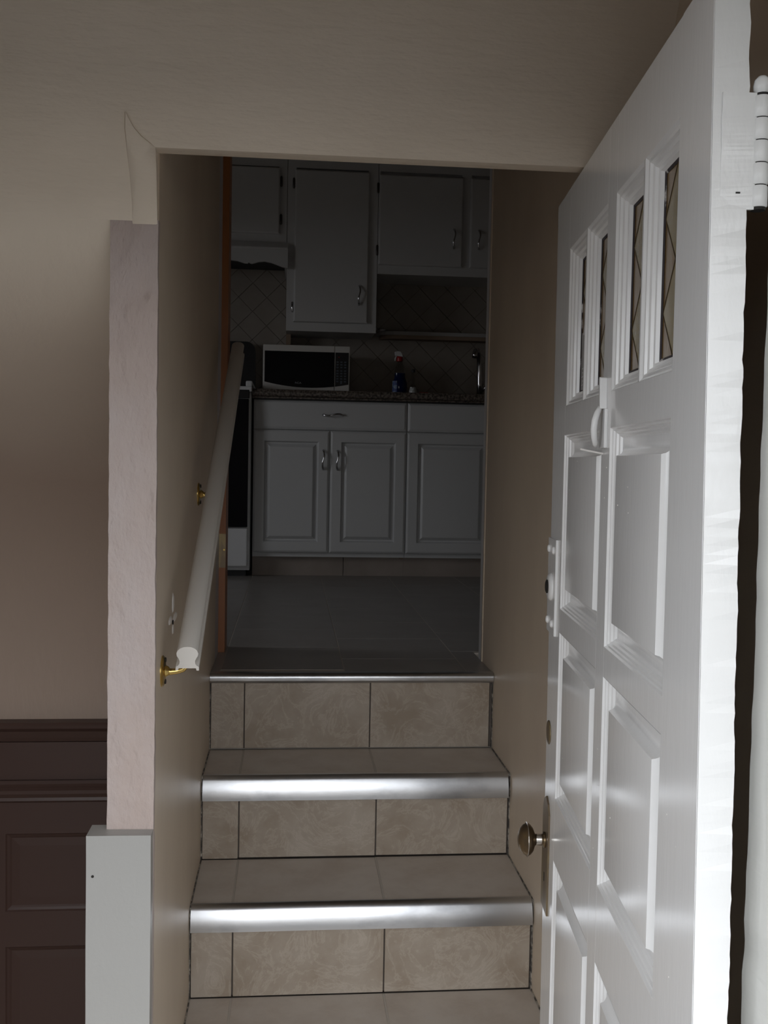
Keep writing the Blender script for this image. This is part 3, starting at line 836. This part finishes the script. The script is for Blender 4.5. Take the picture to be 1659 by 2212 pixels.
# hinges: leaf on the door edge, barrel of five knuckles between door and jamb
for zc in (0.2875, -0.56 - 0.75):
    hx_ = U0 + lean_in(zc)
    hg = d_obj('hinge', bar(hx_ - 0.0012, hx_ + 0.002, -0.0415, -0.008, zc - 0.052, zc + 0.052, 30), 'door_edge_paint')
    rough_edges(hg, 0.0009, 4, 90)
    bx, by = -0.0030, -0.0440
    for k in range(5):
        za = zc - 0.050 + k * 0.0200
        obj('knuckle', *lathe([(0.0072, 0.0006), (0.0080, 0.0016), (0.0080, 0.0186), (0.0072, 0.0196)], (bx, by, za), (0, 0, 1), 18), 'door_edge_paint', hg, smooth=True, angle=40, local=True)
    obj('hinge_pin', *lathe([(0.0066, -0.052), (0.0066, 0.052)], (bx, by, zc), (0, 0, 1), 14), 'dark', hg, local=True)
    obj('finial', *lathe([(0.0058, 0.0500), (0.0058, 0.0530), (0.0074, 0.0548), (0.0078, 0.0590), (0.0068, 0.0640), (0.0035, 0.0675), (0, 0.068)], (bx, by, zc), (0, 0, 1), 18), 'door_edge_paint', hg, smooth=True, local=True)
    obj('screw_slot', *bxm(hx_ - 0.0020, hx_ - 0.0008, -0.026, -0.022, zc - 0.038, zc - 0.0365), 'dark', hg, local=True)

# entrance jamb and lintel lining
dj = empty('trim_4', (0.45, 0.85, ZF)); struct(dj, 'white painted entrance door jamb')
v, f = bar(0.4330, 0.4705, 0.80, 0.902, ZF, 0.51, 200)
o = obj('jamb', v, f, 'jamb_paint', dj); rough_edges(o, 0.0016, 8, 30, lambda c: c.x < 0.45)
v, f = bar(-0.83, -0.80, 0.80, 0.902, ZF, 0.51, 4)
obj('jamb', v, f, 'jamb_paint', dj)
box('jamb_head', -0.83, 0.47, 0.80, 0.902, 0.472, 0.51, 'jamb_paint', dj)

# ------------------------------------------------------------------ kitchen cabinets
def pull(name, parent, c, vertical=True, L=0.094, m='chrome', flip=1):
    """curvy chrome bow pull; c = centre on the door face (facing -y)"""
    pth, rad = [], []
    N = 14
    for k in range(N + 1):
        t_ = k / N; s = (t_ - 0.5) * L
        off = 0.020 * math.sin(math.pi * min(1, max(0, t_))) ** 0.6 + 0.001
        wv = 0.0045 * math.sin(2 * math.pi * t_) * flip
        pth.append((c[0] + wv, c[1] - off, c[2] - s) if vertical else (c[0] - s * -1, c[1] - off, c[2] + wv * -1))
        rad.append(0.0056 if k in (0, 1, N - 1, N) else 0.0038 + 0.0014 * abs(math.cos(math.pi * t_)))
    return obj(name, *tube(pth, rad, 8), m, parent, smooth=True)


def tf_door(name, parent, x0, x1, z0, z1, yf, bd=0.055, m='cab'):
    """moulded door: bevelled rim, sunk groove, raised field"""
    prof = [(0, yf + .019), (0, yf + .006), (.003, yf + .003), (.010, yf), (bd - .002, yf), (bd, yf + .002), (bd + .005, yf + .0115), (bd + .011, yf + .012),
            (bd + .013, yf + .011), (bd + .026, yf + .001), (bd + .029, yf + .0005)]
    return obj(name, *rings(x0, x1, z0, z1, prof), m, parent)


def slab_front(name, parent, x0, x1, z0, z1, yf, m='cab', w_=0.012):
    return obj(name, *rings(x0, x1, z0, z1, [(0, yf + .019), (0, yf + .006), (.003, yf + .004), (w_, yf), (w_ + .001, yf)]), m, parent)


ZD0, ZD1, ZW0, ZW1 = -0.4475, 0.1555, 0.1600, 0.3020
bc = empty('base_cabinet', (0.19, 5.3, ZK))
tag(bc, 'white double-door base cabinet with one wide drawer, under the microwave', 'cabinet')
XC0, XC1 = -0.1870, 0.5700
box('body', XC0 + .001, XC1 - .001, YC + .021, YB - .01, -0.470, 0.308, 'cab', bc)
d1 = tf_door('door', bc, XC0 + .001, 0.1875, ZD0, ZD1, YC); pull('handle', d1, (0.157, YC, 0.013))
d2 = tf_door('door', bc, 0.1925, XC1 - .001, ZD0, ZD1, YC); pull('handle', d2, (0.2275, YC, 0.012))
dr = slab_front('drawer', bc, XC0 + .001, XC1 - .001, ZW0, ZW1, YC); pull('handle', dr, (0.2015, YC, 0.234), vertical=False, L=0.100)
box('kick_board', XC0, 0.2655, YC + .055, YC + .07, ZK, -0.466, 'toe', bc)
box('kick_board', 0.2685, XC1, YC + .055, YC + .07, ZK, -0.466, 'toe', bc)

sc_ = empty('base_cabinet', (1.0, 5.3, ZK))
tag(sc_, 'white base cabinet with blank drawer front, below the tap, cut by the right jamb', 'cabinet')
box('body', XC1 + .001, 1.45, YC + .021, YB - .01, -0.470, 0.308, 'cab', sc_)
d3 = tf_door('door', sc_, XC1 + .004, 1.02, ZD0, ZD1, YC)
tf_door('door', sc_, 1.025, 1.449, ZD0, ZD1, YC)
slab_front('drawer', sc_, XC1 + .004, 1.449, ZW0, ZW1, YC)
box('kick_board', XC1 + .0005, 1.45, YC + .055, YC + .07, ZK, -0.466, 'toe', sc_)
box('kick_shim', 0.545, 0.5695, YC + .03, YC + .05, -0.476, -0.4705, 'raw_wood', sc_)

ct = empty('countertop', (0.6, 5.3, 0.31)); tag(ct, 'speckled brown-grey laminate countertop on the base cabinets', 'countertop')
pts = [(4.981, 0.320), (4.977, 0.326), (4.977, 0.345), (4.981, 0.352), (4.988, 0.353), (YB - .005, 0.353), (YB - .005, 0.3085), (4.995, 0.3085), (4.995, 0.316)]
obj('slab', *prism(pts, 'x', -0.1935, 1.47), 'granite', ct, smooth=True, angle=40)
box('shadow_strip', -0.190, 1.47, 4.990, 5.02, 0.3035, 0.3085, 'black_gap', ct)  # black strip painted as the shade under the counter edge

# wall cabinets
ZT = 1.562


def wall_cabinet(x0, x1, zb, label, doors, side_m='upper_cab', side=None):
    c = empty('wall_cabinet', ((x0 + x1) / 2, YB, zb)); tag(c, label, 'cabinet', None)
    box('carcass', x0 + .0015, x1 - .0015, YU + .001, YB - .006, zb + 0.004, ZT, 'upper_cab', c)
    # face frame
    fr = [bxm(x0, x1, YU - .018, YU + .001, ZT - .055, ZT), bxm(x0, x1, YU - .018, YU + .001, zb, zb + .045)]
    xs_ = [x0] + [q for d in doors for q in (d[0] + .006, d[1] - .006)] + [x1]
    for i in range(0, len(xs_), 2):
        fr.append(bxm(xs_[i], xs_[i + 1], YU - .018, YU + .001, zb + .045, ZT - .055))
    obj('face_frame', *join(fr), 'upper_cab', c)
    for (a, b, z0, z1, hinge, hz) in doors:
        yf = YU - 0.037
        dd = obj('door', *rings(a, b, z0, z1, [(0, YU - .018), (0, yf + .006), (.002, yf + .0035), (.005, yf + .001), (.008, yf), (.009, yf)]), 'upper_cab', c)
        if hz is not None:
            hx = b - 0.046 if hinge == 'l' else a + 0.046
            pull('handle', dd, (hx, yf, hz), L=0.098)
        hx = (a - 0.0065) if hinge == 'l' else (b + 0.0065)
        for zz in (z1 - 0.068, z0 + 0.075):
            obj('hinge', *join([tube([(hx, YU - .0245, zz - .027), (hx, YU - .0245, zz - .022), (hx, YU - .0245, zz + .022), (hx, YU - .0245, zz + .027)], [.003, .0062, .0062, .003], 8)]),
                'dark_hinge' if zz > 1.0 else 'chrome', dd, smooth=True)
    return c


c1 = wall_cabinet(-0.80, -0.0395, 1.122, 'white wall cabinet above the scalloped range hood', [(-0.785, -0.435, 1.165, 1.500, 'l', None), (-0.430, -0.0765, 1.165, 1.500, 'r', None)])
c2 = wall_cabinet(-0.0370, 0.4285, 0.6765, 'tall white wall cabinet hanging lowest, above the microwave', [(0.0005, 0.3835, 0.7225, 1.4950, 'l', 0.865)])
box('end_panel', -0.0365, -0.012, YB - .14, YB - .006, 0.625, 0.681, 'raw_wood', c2)
c3 = wall_cabinet(0.4310, 1.36, 0.9830, 'wide white wall cabinet over the open shelf, right end', [(0.4260 + .008, 0.8720, 1.0280, 1.4890, 'l', 1.172), (0.9110, 1.34, 1.0280, 1.4890, 'r', 1.172)])
cr_ = box('crown_board', -0.82, 1.40, YU - .022, YU + .02, ZT + .0005, ZT + .018, 'upper_cab'); tag(cr_, 'narrow white strip along the tops of the wall cabinets', 'trim')

# range hood with scalloped valance
hd_ = empty('range_hood', (-0.41, 5.3, 1.0)); tag(hd_, 'white range hood with scalloped lower edge, left wall cabinet above', 'range hood')
HX0, HX1, HY = -0.79, -0.0315, 5.238
wav = []
N = 64
key = [(-0.0315, 0.986), (-0.060, 0.992), (-0.085, 1.001), (-0.115, 1.011), (-0.150, 1.0165), (-0.180, 1.013), (-0.200, 1.006), (-0.214, 1.0025), (-0.224, 1.0055), (-0.2285, 1.009), (-0.236, 1.003), (-0.250, 1.004), (-0.285, 1.014), (-0.325, 1.0175), (-0.4108, 1.012)]
left = [(-0.8215 - x, z) for x, z in reversed(key[:-1])]
bot = key + left
pts = [(x, z) for x, z in bot] + [(HX0, 1.078), (HX1, 1.078)]
obj('valance', *prism(pts, 'y', HY, HY + 0.018), 'upper_cab', hd_, bevel=0.0)
pr = [(HY, 1.078), (HY - .004, 1.082), (HY - .004, 1.088), (HY + .03, 1.121), (YB - .01, 1.121), (YB - .01, 1.078)]
obj('top', *prism(pr, 'x', HX0, HX1), 'upper_cab', hd_)
box('side_panel', HX1 - .016, HX1, HY + .018, YB - .01, 0.990, 1.078, 'upper_cab', hd_)
box('side_panel', HX0, HX0 + .016, HY + .018, YB - .01, 0.990, 1.078, 'upper_cab', hd_)
box('filter_panel', HX0 + .016, HX1 - .016, HY + .03, YB - .01, 1.040, 1.05, 'black_plastic', hd_)

# ------------------------------------------------------------------ range
rg = empty('kitchen_range', (-0.57, 5.25, ZK)); tag(rg, 'white range with black oven door, left of the base cabinet', 'range')
RX0, RX1, RY = -0.955, -0.1965, 4.955
box('body', RX0, RX1, RY + .03, YB - .02, -0.535, 0.335, 'white_app', rg, bevel=0.004)
box('base', RX0 + .02, RX1 - .02, RY + .06, YB - .05, ZK, -0.535, 'black_plastic', rg)
box('drawer', RX0 + .006, RX1 - .012, RY, RY + .03, -0.513, -0.328, 'white_app', rg, bevel=0.005)
box('oven_door', RX0 + .006, RX1 - .012, RY, RY + .03, -0.322, 0.300, 'black_glass', rg, bevel=0.004)
obj('oven_handle', *tube([(RX0 + .06, RY, 0.245), (RX0 + .06, RY - .03, 0.245), (RX1 - .30, RY - .03, 0.245), (RX1 - .30, RY, 0.245)], 0.009, 8), 'black_plastic', rg, smooth=True)
box('front_trim', RX0, RX1 - 0.010, RY + .004, RY + .03, 0.304, 0.345, 'black_plastic', rg, bevel=0.003)
box('cooktop', RX0 - .002, RX1 + .002, RY + .006, YB - .03, 0.3355, 0.362, 'white_app', rg, bevel=0.006)
box('cooktop_rim', RX1 - .030, RX1 + .002, RY + .05, YB - .10, 0.362, 0.392, 'white_app', rg, bevel=0.007)
pts = []
zt, zb_ = 0.640, 0.362
r_ = 0.05
for k in range(9):
    a = math.pi / 2 * k / 8
    pts.append((RX1 - .004 - r_ + r_ * math.sin(a), zt - r_ + r_ * math.cos(a)))
pts += [(RX1 - .004, zb_), (RX0 + .004, zb_)]
for k in range(9):
    a = math.pi / 2 * k / 8
    pts.append((RX0 + .004 + r_ - r_ * math.cos(a), zt - r_ + r_ * math.sin(a)))
obj('backguard', *prism(pts, 'y', YB - 0.10, YB - 0.03), 'black_plastic', rg)

# ------------------------------------------------------------------ microwave
mw = empty('microwave', (0.07, 5.35, 0.353)); tag(mw, 'small white microwave with black window on the countertop', 'microwave')
MX0, MX1, MZ0, MZ1, MY = -0.1500, 0.2905, 0.364, 0.5925, 5.200
box('case', MX0, MX1, MY + .02, 5.52, MZ0, MZ1, 'mw_white', mw, bevel=0.004)
for fx in (MX0 + .03, MX1 - .05):
    for fy in (MY + .05, 5.48):
        box('foot', fx, fx + .02, fy - .01, fy + .01, 0.353, MZ0, 'black_plastic', mw)
box('door', MX0, 0.2130, MY, MY + .02, MZ0, MZ1 + .001, 'mw_white', mw, bevel=0.003)
box('control_panel', 0.2150, MX1, MY, MY + .02, MZ0, MZ1 + .001, 'mw_white', mw, bevel=0.003)
def zl(x): return 0.3790 + 0.0265 * ((x - 0.085) / 0.227) ** 2
xw0, xw1, zt = MX0 + .0085, 0.2120, 0.5615
pts = [(xw0 + (xw1 - xw0) * k / 16, zl(xw0 + (xw1 - xw0) * k / 16)) for k in range(17)] + [(xw1, zt), (xw0, zt)]
obj('window', *prism(pts, 'y', MY - .0012, MY + .001), 'black_glass', mw)
xw0, xw1 = 0.2165, MX1 - .0055
pts = [(xw0 + (xw1 - xw0) * k / 6, zl(xw0 + (xw1 - xw0) * k / 6)) for k in range(7)] + [(xw1, zt), (xw0, zt)]
kp = obj('keypad', *prism(pts, 'y', MY - .0012, MY + .001), 'black_plastic', mw)
kk = []
for r in range(8):
    for c in range(3):
        zz = 0.513 - r * 0.0135 - (0.004 if r > 2 else 0); xx = 0.2285 + c * 0.0195
        kk.append(bxm(xx - .0055, xx + .0055, MY - .0020, MY - .0012, zz - .0032, zz + .0032))
o = obj('keys', *join(kk), 'keys', kp); o['kind'] = 'stuff'
obj('start_key', *lathe([(0.0052, 0), (0.0052, 0.0009)], (0.2480, MY - .0012, 0.4065), (0, -1, 0), 16), 'keys', kp)
obj('indicator_light', *lathe([(0.0014, 0), (0.0014, 0.0008)], (0.2350, MY - .0012, 0.5375), (0, -1, 0), 8), 'led', kp)


def text_mesh(name, s, size, loc, rot, m, parent, stretch=1.0):
    cu = bpy.data.curves.new(name, 'FONT'); cu.body = s; cu.size = size; cu.extrude = 0.0003; cu.align_x = 'CENTER'
    tmp = bpy.data.objects.new(name + '_src', cu); col.objects.link(tmp)
    dg = bpy.context.evaluated_depsgraph_get()
    me = bpy.data.meshes.new_from_object(tmp.evaluated_get(dg))
    Mx = Matrix.Translation(loc) @ rot @ Matrix.Diagonal((stretch, 1, 1, 1))
    me.transform(Mx)
    bpy.data.objects.remove(tmp)
    me.materials.clear(); me.materials.append(MT[m])
    o = bpy.data.objects.new(name, me); link(o, parent)
    return o


text_mesh('lettering', 'RCA', 0.0125, Vector((0.0290, MY - .0016, 0.3985)), Matrix.Rotation(math.pi / 2, 4, 'X'), 'letter', mw, 1.35)

# ------------------------------------------------------------------ things on the counter and shelf
sb = empty('spray_bottle', (0.562, 5.31, 0.353)); tag(sb, 'clear spray bottle of blue cleaner with red and white trigger', 'bottle')
SX, SY, SZ = 0.5615, 5.31, 0.353
def oval(prof, cx, cy, z0, sx, sy, seg=24):
    v, f = lathe([(r, h) for r, h in prof], (0, 0, 0), (0, 0, 1), seg)
    return [(cx + q.x * sx, cy + q.y * sy, z0 + q.z) for q in v], f
obj('blue_cleaner', *oval([(0.032, 0), (0.0385, .004), (0.0385, .062), (0.036, .078), (0.030, .092), (0.0275, .104), (0.027, .122)], SX, SY, SZ, 1.0, 0.62), 'blue_liquid', sb, smooth=True, angle=50)
obj('bottle_neck', *oval([(0.027, .1225), (0.0255, .140), (0.019, .160), (0.013, .172), (0.0125, .182)], SX, SY, SZ, 1.0, 0.7), 'clear_plastic', sb, smooth=True, angle=50)
tr = obj('trigger_head', *join([prism([(SX - .028, SZ + .212), (SX + .014, SZ + .206), (SX + .010, SZ + .220), (SX + .002, SZ + .234), (SX - .012, SZ + .236), (SX - .030, SZ + .232)], 'y', SY - .012, SY + .012)]), 'white_plastic', sb, bevel=.003)
obj('trigger', *tube([(SX - .020, SY, SZ + .212), (SX - .026, SY, SZ + .200), (SX - .027, SY, SZ + .186)], [.004, .0035, .003], 6), 'white_plastic', tr)
obj('collar', *lathe([(.013, .182), (.016, .184), (.0165, .198), (.0155, .206), (.011, .210)], (SX - .003, SY, SZ), (0, 0, 1), 18), 'red_plastic', sb, smooth=True, angle=50)
v, f = [], []
for zz in (SZ + .006, SZ + .080):
    for k in range(9):
        a = math.radians(182 + 62 * k / 8); v.append((SX + .0392 * math.cos(a), SY + .0245 * math.sin(a), zz))
f = [(k, k + 1, 10 + k, 9 + k) for k in range(8)]
obj('label', v, f, 'label_blue', sb, smooth=True)

b2 = empty('small_bottle', (0.632, 5.31, 0.353)); tag(b2, 'small clear bottle with dark cap, right of the spray bottle', 'bottle')
obj('glass', *oval([(0.019, 0), (0.021, .003), (0.021, .030), (0.016, .052), (0.0085, .066), (0.0075, .128)], 0.632, SY, SZ, 1, 1), 'clear_plastic', b2, smooth=True, angle=50)
obj('cap', *lathe([(.0095, .128), (.0100, .130), (.0100, .142), (.008, .145)], (0.632, SY, SZ), (0, 0, 1), 16), 'black_plastic', b2, smooth=True, angle=50)
obj('label', *oval([(0.0213, .004), (0.0213, .029), (0.0165, .050)], 0.632, SY, SZ, 1, 1, 16), 'white_plastic', b2)
rd = obj('red_sponge', *bxm(0.660, 0.715, 5.30, 5.36, 0.3532, 0.378), 'red_plastic', bevel=0.006); tag(rd, 'small dark red item lying right of the small clear bottle', 'sponge')

fc = empty('faucet', (0.985, 5.42, 0.353)); tag(fc, 'chrome gooseneck kitchen tap at the right end of the counter', 'faucet')
FX, FY = 1.004, 5.40
obj('spout', *tube([(FX, FY, 0.366), (FX - .001, FY, 0.44), (FX - .003, FY, 0.50), (FX - .008, FY - .01, 0.555), (FX - .017, FY - .03, 0.592), (FX - .030, FY - .06, 0.610), (FX - .043, FY - .09, 0.604), (FX - .050, FY - .11, 0.585), (FX - .052, FY - .115, 0.565)],
                  [.016, .015, .014, .0135, .0135, .013, .013, .0135, .014], 16), 'chrome', fc, smooth=True)
obj('base', *lathe([(.028, 0), (.028, .006), (.020, .012), (.018, .02)], (FX, FY, 0.353), (0, 0, 1), 20), 'chrome', fc, smooth=True, angle=40)
obj('lever', *tube([(FX + .012, FY, 0.40), (FX + .045, FY - .01, 0.43), (FX + .075, FY - .02, 0.455)], [.010, .007, .006], 10), 'chrome', fc, smooth=True)

sh = empty('wall_shelf', (1.0, 5.55, 0.69)); tag(sh, 'open grey-white shelf with rounded left end, under the wide wall cabinet', 'shelf')
pts = [(1.45, YB - .006), (1.45, YB - .105)] + [(0.56 - .10 * math.sin(a) * 1.0, YB - .006 - .099 * math.cos(a)) for a in [math.pi / 2 * k / 10 for k in range(11)]]
obj('board', *prism(pts, 'z', 0.700, 0.719), 'shelf', sh)
obj('edge_moulding', *prism([(1.45, YB - .012), (1.45, YB - .097)] + [(0.565 - .093 * math.sin(a), YB - .012 - .086 * math.cos(a)) for a in [math.pi / 2 * k / 10 for k in range(11)]], 'z', 0.680, 0.700), 'raw_wood', sh)
cu_ = empty('cup', (0.487, 5.565, 0.7195)); tag(cu_, 'tiny white dish on the rounded left end of the shelf', 'dish')
obj('bowl', *lathe([(.012, 0), (.015, .002), (.0175, .008), (.018, .014), (.016, .014), (.014, .004)], (0.4885, 5.565, 0.7192), (0, 0, 1), 18), 'white_plastic', cu_, smooth=True, angle=50)
